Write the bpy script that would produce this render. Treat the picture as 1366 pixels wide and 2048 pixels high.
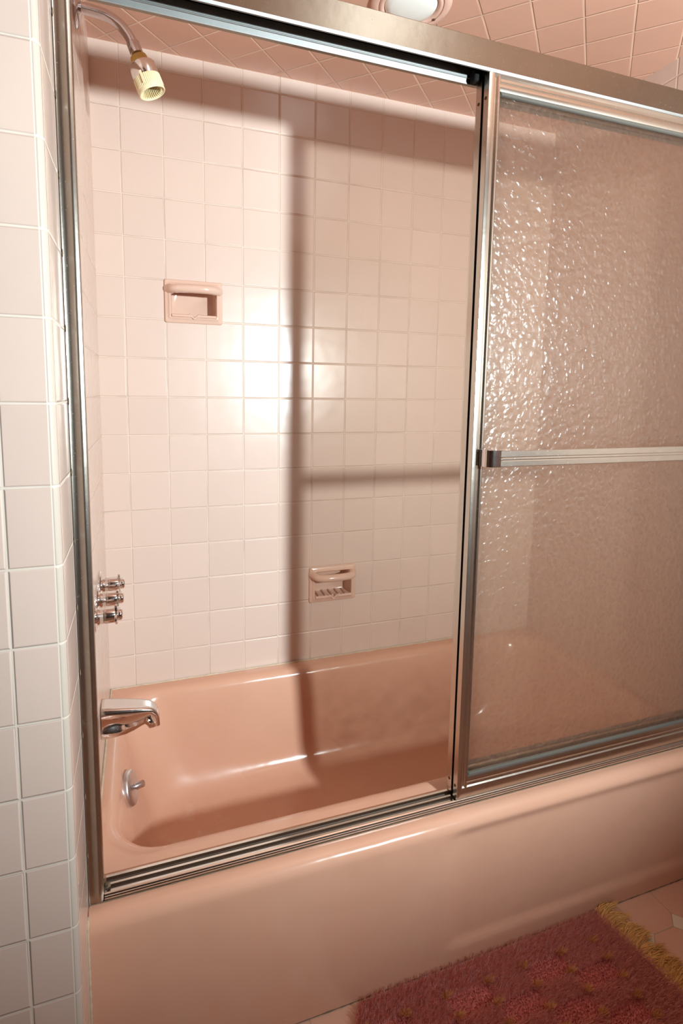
import bpy, bmesh, math, random
import numpy as np
from mathutils import Vector, Matrix

random.seed(7)
rng = np.random.default_rng(11)
scene = bpy.context.scene
COL = scene.collection
for o in list(bpy.data.objects):
    bpy.data.objects.remove(o)

# ------------------------------------------------------------------ camera
yaw, pitch, roll = 0.3312, -0.1174, 0.0140
cd = bpy.data.cameras.new('camera')
cam = bpy.data.objects.new('camera', cd)
COL.objects.link(cam)
fw = Vector((math.sin(yaw) * math.cos(pitch), math.cos(yaw) * math.cos(pitch), math.sin(pitch)))
r0 = Vector((math.cos(yaw), -math.sin(yaw), 0))
u0 = r0.cross(fw)
rt = r0 * math.cos(roll) + u0 * math.sin(roll)
up = -r0 * math.sin(roll) + u0 * math.cos(roll)
M = Matrix((rt, up, -fw)).transposed().to_4x4()
M.translation = Vector((0.1029, -1.6393, 1.2735))
cam.matrix_world = M
cd.sensor_fit = 'VERTICAL'
cd.sensor_height = 36
cd.sensor_width = 24
cd.lens = 1085.45 / 2048 * 36
cd.shift_x = 28.29 / 2048
cd.shift_y = -110.33 / 2048
cd.clip_start = 0.02
scene.camera = cam

# ------------------------------------------------------------------ world, lights, exposure
w = bpy.data.worlds.new('world')
scene.world = w
w.use_nodes = True
w.node_tree.nodes['Background'].inputs[0].default_value = (0.5, 0.42, 0.36, 1)
w.node_tree.nodes['Background'].inputs[1].default_value = 0.0
scene.view_settings.view_transform = 'Standard'
scene.view_settings.look = 'None'
scene.view_settings.gamma = 1
scene.view_settings.exposure = 0.0
scene.view_settings.use_curve_mapping = False
scene.cycles.use_denoising = True
scene.cycles.max_bounces = 9
scene.cycles.use_adaptive_sampling = True
scene.cycles.adaptive_threshold = 0.04
scene.cycles.adaptive_min_samples = 16
scene.cycles.diffuse_bounces = 5
scene.cycles.glossy_bounces = 4
scene.cycles.transmission_bounces = 6
scene.cycles.transparent_max_bounces = 12
scene.cycles.caustics_reflective = False
scene.cycles.caustics_refractive = False
scene.cycles.sample_clamp_indirect = 4.0
scene.cycles.blur_glossy = 0.6

LP = Vector((1.12, -2.17, 1.445))
AIM = LP + Vector((-0.19, 0.97, 0.10))
ld = bpy.data.lights.new('flash_lamp', 'SPOT')
ld.energy = 280
ld.color = (0.86, 1.0, 1.04)
ld.shadow_soft_size = 0.045
ld.spot_size = math.radians(110)
ld.spot_blend = 0.74
lamp = bpy.data.objects.new('flash_lamp', ld)
COL.objects.link(lamp)
lamp.location = LP
lamp.rotation_euler = (AIM - LP).to_track_quat('-Z', 'Y').to_euler()

# added dim warm fill light, no fixture, behind the camera
cl = bpy.data.lights.new('warm_fill', 'AREA')
cl.shape = 'DISK'
cl.size = 0.3
cl.energy = 0.8
cl.color = (1.0, 0.72, 0.48)
clo = bpy.data.objects.new('warm_fill', cl)
COL.objects.link(clo)
clo.location = (-0.35, -2.2, 2.12)

# ------------------------------------------------------------------ node helpers
class NT:
    def __init__(s, name):
        s.m = bpy.data.materials.new(name)
        s.m.use_nodes = True
        s.t = s.m.node_tree
        s.p = s.t.nodes['Principled BSDF']
        s.out = s.t.nodes['Material Output']
    def n(s, kind, **kw):
        nd = s.t.nodes.new(kind)
        for k, v in kw.items():
            setattr(nd, k, v)
        return nd
    def link(s, a, b):
        s.t.links.new(a, b)
    def put(s, sock, v):
        if v is None:
            return
        if isinstance(v, bpy.types.NodeSocket):
            s.t.links.new(v, sock)
        else:
            if isinstance(v, (tuple, list)) and len(v) == 3 and sock.type == 'RGBA':
                v = (*v, 1)
            sock.default_value = v
    def math(s, op, a, b=None, c=None):
        nd = s.n('ShaderNodeMath', operation=op)
        s.put(nd.inputs[0], a)
        if b is not None: s.put(nd.inputs[1], b)
        if c is not None: s.put(nd.inputs[2], c)
        return nd.outputs[0]
    def step(s, v, a, b, lo=0.0, hi=1.0):
        nd = s.n('ShaderNodeMapRange', interpolation_type='SMOOTHSTEP')
        s.put(nd.inputs[0], v)
        for i, x in enumerate((a, b, lo, hi)):
            s.put(nd.inputs[i + 1], x)
        return nd.outputs[0]
    def mix(s, f, a, b):
        nd = s.n('ShaderNodeMix', data_type='RGBA')
        s.put(nd.inputs[0], f)
        s.put(nd.inputs[6], a)
        s.put(nd.inputs[7], b)
        return nd.outputs[2]
    def pos(s):
        tc = s.n('ShaderNodeTexCoord')
        return tc.outputs['Object']
    def noise(s, vec, scale, detail=2.0, rough=0.5, dist=0.0):
        nd = s.n('ShaderNodeTexNoise')
        s.link(vec, nd.inputs['Vector'])
        nd.inputs['Scale'].default_value = scale
        nd.inputs['Detail'].default_value = detail
        nd.inputs['Roughness'].default_value = rough
        nd.inputs['Distortion'].default_value = dist
        return nd.outputs[0]
    def scaled(s, vec, sc):
        nd = s.n('ShaderNodeVectorMath', operation='MULTIPLY')
        s.link(vec, nd.inputs[0])
        nd.inputs[1].default_value = sc
        return nd.outputs[0]
    def bump(s, h, dist=1.0, strength=1.0):
        nd = s.n('ShaderNodeBump')
        nd.inputs['Strength'].default_value = strength
        nd.inputs['Distance'].default_value = dist
        s.link(h, nd.inputs['Height'])
        return nd.outputs[0]

def simple(name, col, rough=0.4, metal=0.0, spec=0.5, nscale=0, namt=0.0, coat=0.0):
    t = NT(name)
    t.put(t.p.inputs['Base Color'], col)
    t.p.inputs['Roughness'].default_value = rough
    t.p.inputs['Metallic'].default_value = metal
    t.p.inputs['Specular IOR Level'].default_value = spec
    if nscale:
        f = t.noise(t.pos(), nscale, 4)
        c2 = tuple(x * (1 - namt) for x in col)
        t.put(t.p.inputs['Base Color'], t.mix(f, col, c2))
    return t.m

P = 0.1095

def tile_mat(name, ax, origin, col, grout, rot=False, rough=0.2, gw=0.0026, tilt=0.0016, var=0.04, pitch=P):
    """glazed square tiles: pillowed edges, each tile set a hair out of true"""
    t = NT(name)
    sep = t.n('ShaderNodeSeparateXYZ')
    pos = t.pos()
    t.link(pos, sep.inputs[0])
    U, V = sep.outputs['XYZ'.index(ax[0])], sep.outputs['XYZ'.index(ax[1])]
    if rot:
        s2 = 1 / math.sqrt(2)
        a = t.math('MULTIPLY', t.math('SUBTRACT', U, V), s2)
        b = t.math('MULTIPLY', t.math('ADD', U, V), s2)
    else:
        a, b = U, V
    a = t.math('DIVIDE', t.math('SUBTRACT', a, origin[0]), pitch)
    b = t.math('DIVIDE', t.math('SUBTRACT', b, origin[1]), pitch)
    fa, fb = t.math('FRACT', a), t.math('FRACT', b)
    da = t.math('MULTIPLY', t.math('MINIMUM', fa, t.math('SUBTRACT', 1.0, fa)), pitch)
    db = t.math('MULTIPLY', t.math('MINIMUM', fb, t.math('SUBTRACT', 1.0, fb)), pitch)
    d = t.math('MINIMUM', da, db)
    comb = t.n('ShaderNodeCombineXYZ')
    t.link(t.math('FLOOR', a), comb.inputs[0])
    t.link(t.math('FLOOR', b), comb.inputs[1])
    wn = t.n('ShaderNodeTexWhiteNoise', noise_dimensions='3D')
    t.link(comb.outputs[0], wn.inputs['Vector'])
    sc = t.n('ShaderNodeSeparateColor')
    t.link(wn.outputs['Color'], sc.inputs[0])
    mask = t.step(d, gw * 0.42, gw * 0.62)
    h = t.math('MULTIPLY', t.step(d, gw * 0.35, gw * 0.5 + 0.0022), 0.0011)
    ta = t.math('MULTIPLY', t.math('MULTIPLY', t.math('SUBTRACT', fa, 0.5), t.math('SUBTRACT', sc.outputs[0], 0.5)), tilt)
    tb = t.math('MULTIPLY', t.math('MULTIPLY', t.math('SUBTRACT', fb, 0.5), t.math('SUBTRACT', sc.outputs[1], 0.5)), tilt)
    wave = t.math('MULTIPLY', t.noise(pos, 14, 1), 0.0009)
    hh = t.math('ADD', t.math('ADD', h, wave), t.math('MULTIPLY', t.math('ADD', ta, tb), mask))
    nrm = t.bump(hh, 1.0)
    t.link(nrm, t.p.inputs['Normal'])
    c2 = tuple(x * (1 - var) for x in col)
    c = t.mix(sc.outputs[2], col, c2)
    sp = t.step(t.noise(pos, 330, 3), 0.72, 0.78)
    c = t.mix(t.math('MULTIPLY', sp, 0.18), c, tuple(x * 0.75 for x in col))
    g2 = t.mix(t.step(t.noise(pos, 9, 3), 0.45, 0.7), grout, tuple(x * 0.82 for x in grout))
    t.put(t.p.inputs['Base Color'], t.mix(mask, g2, c))
    t.put(t.p.inputs['Roughness'], t.math('ADD', t.math('MULTIPLY', mask, rough - 0.55), 0.55))
    t.p.inputs['Specular IOR Level'].default_value = 0.5
    return t.m

PINK = (0.68, 0.52, 0.44)
CPINK = (0.60, 0.335, 0.24)
WHT = (0.60, 0.460, 0.392)
GROUT = (0.72, 0.56, 0.455)
ZO = 2.24 - 20 * P
XO = -0.042
M_back = tile_mat('pink_wall_tile', 'XZ', (XO, ZO), PINK, GROUT, rough=0.27)
M_side = tile_mat('pink_wall_tile_side', 'YZ', (-0.02, ZO), PINK, GROUT, rough=0.22)
M_ceil = tile_mat('pink_ceiling_tile', 'XY', (1.161 / math.sqrt(2), 0.4822 / math.sqrt(2)), CPINK, (0.74, 0.50, 0.37), rot=True, rough=0.3, pitch=0.1100)
M_wing = tile_mat('white_wall_tile', 'XZ', (-0.0688, ZO), WHT, (0.63, 0.545, 0.465), rough=0.25)
M_ret = tile_mat('white_return_tile', 'YZ', (-0.7285, ZO), WHT, (0.63, 0.545, 0.465), rough=0.16)
M_enamel_base = None

def enamel():
    t = NT('salmon_enamel')
    pos = t.pos()
    f = t.step(t.noise(pos, 3.0, 4), 0.35, 0.7)
    c = t.mix(f, (0.66, 0.375, 0.262), (0.63, 0.345, 0.235))
    # soap scum bloom low in the bowl beside the drain end
    sep = t.n('ShaderNodeSeparateXYZ'); t.link(pos, sep.inputs[0])
    vm = t.n('ShaderNodeVectorMath', operation='DISTANCE')
    t.link(pos, vm.inputs[0]); vm.inputs[1].default_value = (0.20, -0.28, 0.13)
    near = t.step(vm.outputs['Value'], 0.16, 0.03)
    wide = t.step(vm.outputs['Value'], 0.30, 0.12)
    bl = t.step(t.noise(t.scaled(pos, (1, 1, 0.35)), 22, 6, 0.65), 0.48, 0.75)
    c = t.mix(t.math('MULTIPLY', t.math('MULTIPLY', near, bl), 0.75), c, (0.70, 0.54, 0.46))
    vs = t.n('ShaderNodeTexVoronoi'); t.link(pos, vs.inputs['Vector']); vs.inputs['Scale'].default_value = 55
    dot = t.math('MULTIPLY', t.step(vs.outputs['Distance'], 0.045, 0.02), t.step(t.noise(pos, 17, 1), 0.6, 0.62))
    c = t.mix(t.math('MULTIPLY', dot, 0.6), c, (0.35, 0.17, 0.10))
    t.put(t.p.inputs['Base Color'], c)
    t.put(t.p.inputs['Roughness'], t.math('ADD', t.math('MULTIPLY', wide, 0.36), 0.17))
    t.link(t.bump(t.noise(pos, 7, 2), 0.004), t.p.inputs['Normal'])
    t.p.inputs['Specular IOR Level'].default_value = 0.5
    return t.m
M_enamel = enamel()

def metal(name, col, rough, streak=0.06, scratch=0.5, bumpd=0.0):
    t = NT(name)
    pos = t.pos()
    t.p.inputs['Metallic'].default_value = 1.0
    f = t.noise(pos, 40, 5, 0.6)
    sp = t.step(t.noise(pos, 420, 2, 0.6), 0.70, 0.78)
    bl = t.step(t.noise(pos, 12, 5, 0.7), 0.62, 0.78)
    c = t.mix(f, col, tuple(x * 0.86 for x in col))
    c = t.mix(t.math('MULTIPLY', sp, scratch), c, (0.78, 0.75, 0.70))
    c = t.mix(t.math('MULTIPLY', bl, 0.35), c, (0.72, 0.68, 0.62))
    t.put(t.p.inputs['Base Color'], c)
    r = t.math('ADD', t.math('MULTIPLY', sp, 0.25), t.math('ADD', rough, t.math('MULTIPLY', bl, streak)))
    t.put(t.p.inputs['Roughness'], r)
    if bumpd:
        t.link(t.bump(t.noise(pos, 35, 3), bumpd), t.p.inputs['Normal'])
    return t.m

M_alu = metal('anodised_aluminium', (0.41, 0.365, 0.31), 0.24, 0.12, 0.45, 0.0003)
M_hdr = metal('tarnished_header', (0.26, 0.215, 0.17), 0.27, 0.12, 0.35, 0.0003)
M_door = metal('door_aluminium', (0.60, 0.545, 0.475), 0.24, 0.12, 0.45, 0.0003)
M_plate = metal('scaled_chrome', (0.74, 0.74, 0.76), 0.34, 0.2, 0.5, 0.0006)
M_guide = metal('pale_aluminium', (0.36, 0.36, 0.35), 0.48, 0.1, 0.2, 0.0002)
M_alu_b = metal('bright_aluminium', (0.80, 0.77, 0.72), 0.16, 0.08, 0.3, 0.0002)
M_chrome = metal('worn_chrome', (0.84, 0.80, 0.78), 0.11, 0.12, 0.25, 0.0004)
M_chrome_d = metal('dulled_chrome', (0.62, 0.56, 0.56), 0.16, 0.2, 0.4, 0.0006)
M_black = simple('rubber_and_gap_shade', (0.006, 0.005, 0.005), 0.8, spec=0.2)  # bumper rubber, also the black painted in as shade between the doors
M_vinyl = simple('grey_vinyl', (0.095, 0.085, 0.072), 0.7, spec=0.2)
M_screw = simple('rusty_screw', (0.16, 0.07, 0.04), 0.5, 0.6)
M_ceramic = simple('pink_ceramic', (0.70, 0.47, 0.37), 0.13, nscale=20, namt=0.05)
M_cream = simple('cream_plastic', (0.86, 0.74, 0.47), 0.38, nscale=60, namt=0.1)
M_amber = simple('amber_plastic', (0.62, 0.38, 0.09), 0.3, nscale=90, namt=0.3)
M_caulk = simple('yellowed_caulk', (0.72, 0.58, 0.42), 0.6, nscale=60, namt=0.45)
M_grime = simple('dark_grime', (0.24, 0.16, 0.10), 0.8, nscale=80, namt=0.5)
M_groove = simple('dark_groove', (0.17, 0.12, 0.09), 0.6, nscale=200, namt=0.4)
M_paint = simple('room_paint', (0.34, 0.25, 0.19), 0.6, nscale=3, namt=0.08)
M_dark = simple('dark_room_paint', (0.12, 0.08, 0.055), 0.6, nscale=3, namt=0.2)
M_trim = simple('pink_painted_trim', (0.76, 0.50, 0.40), 0.35, nscale=30, namt=0.06)
M_lens = simple('white_glass_lens', (0.86, 0.88, 0.84), 0.25)

def glass_mat(clear, diff):
    """pebbled face: part clear, part scattering, hammered relief ~11 mm"""
    t = NT('pebbled_glass')
    t.t.nodes.remove(t.p)
    pos = t.pos()
    wv = t.n('ShaderNodeTexNoise'); t.link(pos, wv.inputs['Vector'])
    wv.inputs['Scale'].default_value = 48; wv.inputs['Detail'].default_value = 2
    off = t.n('ShaderNodeVectorMath', operation='MULTIPLY_ADD')
    t.link(wv.outputs['Color'], off.inputs[0]); off.inputs[1].default_value = (0.016, 0.0, 0.016)
    t.link(pos, off.inputs[2])
    v = t.n('ShaderNodeTexVoronoi', feature='SMOOTH_F1')
    t.link(off.outputs[0], v.inputs['Vector'])
    v.inputs['Scale'].default_value = 82
    v.inputs['Smoothness'].default_value = 0.35
    dd = v.outputs['Distance']
    plate = t.step(dd, 0.62, 0.18)
    h = t.math('ADD', t.math('MULTIPLY', plate, 0.00042), t.math('ADD', t.math('MULTIPLY', t.math('MULTIPLY', dd, dd), -0.0016), t.math('MULTIPLY', t.noise(pos, 34, 2), 0.0024)))
    nrm = t.bump(h, 1.0, 1.0)
    gl = t.n('ShaderNodeBsdfGlossy')
    gl.inputs['Roughness'].default_value = 0.28
    t.link(nrm, gl.inputs['Normal'])
    gs = t.n('ShaderNodeBsdfGlossy')
    gs.inputs['Roughness'].default_value = 0.16
    t.link(nrm, gs.inputs['Normal'])
    gmix = t.n('ShaderNodeMixShader'); gmix.inputs[0].default_value = 0.10
    t.link(gl.outputs[0], gmix.inputs[1]); t.link(gs.outputs[0], gmix.inputs[2])
    rf = t.n('ShaderNodeBsdfRefraction')
    rf.inputs['IOR'].default_value = 1.45
    rf.inputs['Roughness'].default_value = 0.25
    t.link(nrm, rf.inputs['Normal'])
    tr = t.n('ShaderNodeBsdfTransparent'); tr.inputs[0].default_value = (0.99, 0.94, 0.905, 1)
    tl = t.n('ShaderNodeBsdfTranslucent'); tl.inputs[0].default_value = (0.95, 0.84, 0.77, 1)
    t.link(nrm, tl.inputs['Normal'])
    a = t.n('ShaderNodeMixShader'); a.inputs[0].default_value = diff
    t.link(rf.outputs[0], a.inputs[1]); t.link(tl.outputs[0], a.inputs[2])
    b = t.n('ShaderNodeMixShader')
    fac = t.math('ADD', clear - 0.02, t.math('MULTIPLY', plate, 0.04))
    t.link(fac, b.inputs[0])
    t.link(a.outputs[0], b.inputs[1]); t.link(tr.outputs[0], b.inputs[2])
    fr = t.n('ShaderNodeFresnel'); fr.inputs['IOR'].default_value = 1.5
    t.link(nrm, fr.inputs['Normal'])
    mx = t.n('ShaderNodeMixShader')
    t.link(fr.outputs[0], mx.inputs[0])
    t.link(b.outputs[0], mx.inputs[1]); t.link(gmix.outputs[0], mx.inputs[2])
    t.link(mx.outputs[0], t.out.inputs[0])
    return t.m

def clear_mat():
    t = NT('smooth_glass_back')
    t.t.nodes.remove(t.p)
    gl = t.n('ShaderNodeBsdfGlossy'); gl.inputs['Roughness'].default_value = 0.05
    tr = t.n('ShaderNodeBsdfTransparent'); tr.inputs[0].default_value = (0.98, 0.99, 0.98, 1)
    mx = t.n('ShaderNodeMixShader'); mx.inputs[0].default_value = 0.04
    t.link(tr.outputs[0], mx.inputs[1]); t.link(gl.outputs[0], mx.inputs[2])
    t.link(mx.outputs[0], t.out.inputs[0])
    return t.m
M_glass = [glass_mat(0.60, 0.92), clear_mat()]
M_glass_rear = [glass_mat(0.88, 0.92), M_glass[1]]

# ------------------------------------------------------------------ mesh helpers
def finish(o, smooth=40):
    me = o.data
    if smooth:
        me.polygons.foreach_set('use_smooth', [True] * len(me.polygons))
        me.set_sharp_from_angle(angle=math.radians(smooth))
    return o

def mk(name, verts, faces, mat, parent=None, smooth=40):
    me = bpy.data.meshes.new(name)
    me.from_pydata([tuple(v) for v in verts], [], faces)
    bm = bmesh.new(); bm.from_mesh(me)
    bmesh.ops.recalc_face_normals(bm, faces=bm.faces)
    bm.to_mesh(me); bm.free()
    o = bpy.data.objects.new(name, me)
    COL.objects.link(o)
    for m in (mat if isinstance(mat, (list, tuple)) else [mat]):
        me.materials.append(m)
    finish(o, smooth)
    if parent:
        o.parent = parent
        o.matrix_parent_inverse = parent.matrix_world.inverted()
    return o

class MB:
    """collects pieces of ONE mesh"""
    def __init__(s):
        s.v = []; s.f = []
    def add(s, v, f):
        n = len(s.v)
        s.v += [Vector(x) for x in v]
        s.f += [tuple(i + n for i in q) for q in f]
        return s
    def box(s, a, b, bev=0.0, seg=2):
        bm = bmesh.new()
        bmesh.ops.create_cube(bm, size=1)
        for v in bm.verts:
            v.co = Vector([(a[i] + b[i]) / 2 + v.co[i] * (b[i] - a[i]) for i in range(3)])
        if bev:
            bmesh.ops.bevel(bm, geom=bm.edges[:], offset=bev, segments=seg, profile=0.5, affect='EDGES')
        return s.bmadd(bm)
    def bmadd(s, bm):
        bm.verts.index_update()
        s.add([v.co.copy() for v in bm.verts], [[v.index for v in f.verts] for f in bm.faces])
        bm.free()
        return s
    def prism(s, prof, x0, x1, ax='x'):
        """closed profile extruded along an axis; profile given in the other two axes in order"""
        n = len(prof)
        def pt(t, p):
            return {'x': (t, p[0], p[1]), 'y': (p[0], t, p[1]), 'z': (p[0], p[1], t)}[ax]
        v = [pt(x0, p) for p in prof] + [pt(x1, p) for p in prof]
        f = [(i, (i + 1) % n, n + (i + 1) % n, n + i) for i in range(n)]
        f += [tuple(range(n))[::-1], tuple(range(n, 2 * n))]
        return s.add(v, f)
    def lathe(s, prof, org, axis, n=40, cap=True):
        """prof: (radius, distance along axis)"""
        z = Vector(axis).normalized()
        x = z.orthogonal().normalized(); y = z.cross(x)
        v = []
        for r, h in prof:
            for k in range(n):
                a = 2 * math.pi * k / n
                v.append(Vector(org) + z * h + (x * math.cos(a) + y * math.sin(a)) * r)
        f = []
        for j in range(len(prof) - 1):
            for k in range(n):
                k2 = (k + 1) % n
                f.append((j * n + k, j * n + k2, (j + 1) * n + k2, (j + 1) * n + k))
        if cap:
            f.append(tuple(range(n))[::-1])
            f.append(tuple((len(prof) - 1) * n + k for k in range(n)))
        return s.add(v, f)
    def tube(s, pts, rad, n=16, cap=True):
        pts = [Vector(p) for p in pts]
        rad = rad if isinstance(rad, (list, tuple)) else [rad] * len(pts)
        tan = [(pts[min(i + 1, len(pts) - 1)] - pts[max(i - 1, 0)]).normalized() for i in range(len(pts))]
        x = tan[0].orthogonal().normalized()
        v = []
        for i, p in enumerate(pts):
            x = (x - tan[i] * x.dot(tan[i])).normalized()
            y = tan[i].cross(x)
            for k in range(n):
                a = 2 * math.pi * k / n
                v.append(p + (x * math.cos(a) + y * math.sin(a)) * rad[i])
        f = []
        for j in range(len(pts) - 1):
            for k in range(n):
                k2 = (k + 1) % n
                f.append((j * n + k, j * n + k2, (j + 1) * n + k2, (j + 1) * n + k))
        if cap:
            f.append(tuple(range(n))[::-1]); f.append(tuple((len(pts) - 1) * n + k for k in range(n)))
        return s.add(v, f)
    def loft(s, loops, cap=(True, True)):
        n = len(loops[0]); v = [p for L in loops for p in L]; f = []
        for j in range(len(loops) - 1):
            for k in range(n):
                k2 = (k + 1) % n
                f.append((j * n + k, j * n + k2, (j + 1) * n + k2, (j + 1) * n + k))
        if cap[0]: f.append(tuple(range(n))[::-1])
        if cap[1]: f.append(tuple((len(loops) - 1) * n + k for k in range(n)))
        return s.add(v, f)
    def build(s, name, mat, parent=None, smooth=40):
        return mk(name, s.v, s.f, mat, parent, smooth)

def empty(name, loc, label=None, cat=None, group=None):
    o = bpy.data.objects.new(name, None)
    COL.objects.link(o)
    o.location = loc
    o.empty_display_size = 0.05
    bpy.context.view_layer.update()
    if label: o['label'] = label
    if cat: o['category'] = cat
    if group: o['group'] = group
    return o

def tag(o, label=None, cat=None, group=None, kind=None):
    for k, v in (('label', label), ('category', cat), ('group', group), ('kind', kind)):
        if v: o[k] = v
    return o

def smoothcurve(pts, n=8):
    """Catmull-Rom through points"""
    pts = [Vector(p) for p in pts]
    q = [pts[0] * 2 - pts[1]] + pts + [pts[-1] * 2 - pts[-2]]
    out = []
    for i in range(1, len(q) - 2):
        for k in range(n):
            t = k / n
            a, b, c, d = q[i - 1], q[i], q[i + 1], q[i + 2]
            out.append(0.5 * ((2 * b) + (c - a) * t + (2 * a - 5 * b + 4 * c - d) * t * t + (3 * b - a - 3 * c + d) * t ** 3))
    out.append(pts[-1])
    return out

# ------------------------------------------------------------------ the room
FZ = 0.05            # floor
CZ = 2.176           # ceiling
XR = 1.487           # right wall
YF = -2.95           # wall behind the camera
XL = -1.25

def quad_wall(name, axis, val, r1, r2, holes, mat, thick, kind_label):
    """wall with rectangular openings; a slab given thickness away from the room"""
    g1 = sorted({r1[0], r1[1], *[h[0] for h in holes], *[h[1] for h in holes]})
    g2 = sorted({r2[0], r2[1], *[h[2] for h in holes], *[h[3] for h in holes]})
    mb = MB()
    for i in range(len(g1) - 1):
        for j in range(len(g2) - 1):
            c1, c2 = (g1[i] + g1[i + 1]) / 2, (g2[j] + g2[j + 1]) / 2
            if any(h[0] < c1 < h[1] and h[2] < c2 < h[3] for h in holes):
                continue
            a, b = (g1[i], g2[j]), (g1[i + 1], g2[j + 1])
            if axis == 'y':
                mb.add([(a[0], val, a[1]), (b[0], val, a[1]), (b[0], val, b[1]), (a[0], val, b[1])], [(0, 1, 2, 3)])
                mb.add([(a[0], val + thick, a[1]), (b[0], val + thick, a[1]), (b[0], val + thick, b[1]), (a[0], val + thick, b[1])], [(0, 3, 2, 1)])
    for h in holes:
        q = [(h[0], h[2]), (h[1], h[2]), (h[1], h[3]), (h[0], h[3])]
        for k in range(4):
            p0, p1 = q[k], q[(k + 1) % 4]
            mb.add([(p0[0], val, p0[1]), (p1[0], val, p1[1]), (p1[0], val + thick, p1[1]), (p0[0], val + thick, p0[1])], [(0, 1, 2, 3)])
    o = mb.build(name, mat, None, 0)
    o['kind'] = 'structure'
    return o

DISH = [(0.1735, 1.4655), (0.6090, 0.5875)]
DW, DH = 0.1615, 0.1200
holes = [(x + 0.014, x + DW - 0.014, z + 0.014, z + DH - 0.014) for x, z in DISH]
quad_wall('wall_back', 'y', 0.0, (-0.003, XR), (FZ, CZ), holes, M_back, 0.09, '')

def slab(name, a, b, mat):
    o = MB().box(a, b).build(name, mat, None, 0)
    o['kind'] = 'structure'
    return o
slab('wall_left', (-0.12, -0.70, FZ), (-0.003, 0.0, CZ), M_side)
slab('wall_right', (XR, YF, FZ), (XR + 0.1, 0.09, CZ), tile_mat('pink_wall_tile_satin', 'YZ', (-0.02, ZO), PINK, GROUT, rough=0.45))
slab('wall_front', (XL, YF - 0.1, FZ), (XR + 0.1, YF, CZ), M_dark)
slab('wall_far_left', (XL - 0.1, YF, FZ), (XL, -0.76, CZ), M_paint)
slab('ceiling', (XL - 0.1, YF - 0.1, CZ), (XR + 0.1, 0.09, CZ + 0.1), M_ceil)

# wing wall beside the tub, its outer corner finished with bullnose trim
def wing():
    R = 0.010
    xe, yf, yb = -0.003, -0.850, -0.70
    prof = [(XL, yb), (XL, yf), (-0.013, yf)]
    for k in range(0, 9):
        a = math.pi / 2 * k / 8
        prof.append((xe - R + R * math.sin(a), yf + R - R * math.cos(a)))
    prof += [(xe, yb)]
    n = len(prof)
    v = [(p[0], p[1], FZ) for p in prof] + [(p[0], p[1], CZ) for p in prof]
    f = [(i, (i + 1) % n, n + (i + 1) % n, n + i) for i in range(n)]
    f += [tuple(range(n)), tuple(range(n, 2 * n))[::-1]]
    o = mk('wall_wing', v, f, [M_wing, M_ret, M_bull], None, 30)
    for p in o.data.polygons:
        nx, ny = p.normal.x, p.normal.y
        c = p.center
        if abs(nx) > 0.99: p.material_index = 1
        elif ny < -0.999 and c.x < -0.1: p.material_index = 0
        elif ny < 0.0: p.material_index = 2
    o['kind'] = 'structure'

def bull_mat():
    t = NT('white_bullnose')
    pos = t.pos()
    sep = t.n('ShaderNodeSeparateXYZ'); t.link(pos, sep.inputs[0])
    f = t.math('FRACT', t.math('DIVIDE', t.math('SUBTRACT', sep.outputs[2], ZO), P))
    d = t.math('MULTIPLY', t.math('MINIMUM', f, t.math('SUBTRACT', 1.0, f)), P)
    dx = t.math('ABSOLUTE', t.math('ADD', sep.outputs[0], 0.0125))
    d = t.math('MINIMUM', d, t.math('ADD', dx, 0.0))
    m = t.step(d, 0.0009, 0.0015)
    t.put(t.p.inputs['Base Color'], t.mix(m, (0.63, 0.545, 0.465), (0.47, 0.40, 0.34)))
    t.link(t.bump(t.math('MULTIPLY', t.step(d, 0.0008, 0.003), 0.0004)), t.p.inputs['Normal'])
    t.p.inputs['Roughness'].default_value = 0.42
    t.p.inputs['Specular IOR Level'].default_value = 0.25
    return t.m
M_bull = bull_mat()
# split the front face at the bullnose joint by giving the profile a vertex there
wing()

def floor_mat():
    t = NT('octagon_and_dot_floor')
    pos = t.pos()
    sep = t.n('ShaderNodeSeparateXYZ'); t.link(pos, sep.inputs[0])
    pt = 0.1108
    a = t.math('DIVIDE', t.math('SUBTRACT', sep.outputs[0], 1.1615), pt)
    b = t.math('DIVIDE', t.math('ADD', sep.outputs[1], 0.8385), pt)
    da = t.math('MULTIPLY', t.math('ABSOLUTE', t.math('SUBTRACT', a, t.math('ROUND', a))), pt)
    db = t.math('MULTIPLY', t.math('ABSOLUTE', t.math('SUBTRACT', b, t.math('ROUND', b))), pt)
    L = t.math('ADD', da, db)
    dot = t.step(L, 0.0255, 0.0250)
    ring = t.math('ABSOLUTE', t.math('SUBTRACT', L, 0.0255))
    seam = t.math('ADD', t.math('MINIMUM', da, db), t.math('MULTIPLY', dot, 1.0))
    d = t.math('MINIMUM', ring, seam)
    m = t.step(d, 0.0006, 0.0012)
    sp = t.step(t.noise(pos, 500, 3), 0.45, 0.8)
    oct_c = t.mix(t.math('MULTIPLY', sp, 0.35), (0.70, 0.44, 0.33), (0.50, 0.28, 0.20))
    c = t.mix(dot, oct_c, (0.78, 0.72, 0.60))
    t.put(t.p.inputs['Base Color'], t.mix(m, (0.50, 0.40, 0.27), c))
    t.p.inputs['Roughness'].default_value = 0.45
    t.link(t.bump(t.math('MULTIPLY', t.step(d, 0.0005, 0.002), 0.0007)), t.p.inputs['Normal'])
    return t.m
slab('floor', (XL - 0.1, YF - 0.1, FZ - 0.1), (XR + 0.1, 0.09, FZ), floor_mat())

# ------------------------------------------------------------------ bathtub
ZT = 0.392
def ss(a, b, x):
    t = max(0.0, min(1.0, (x - a) / (b - a)))
    return t * t * (3 - 2 * t)

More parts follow.
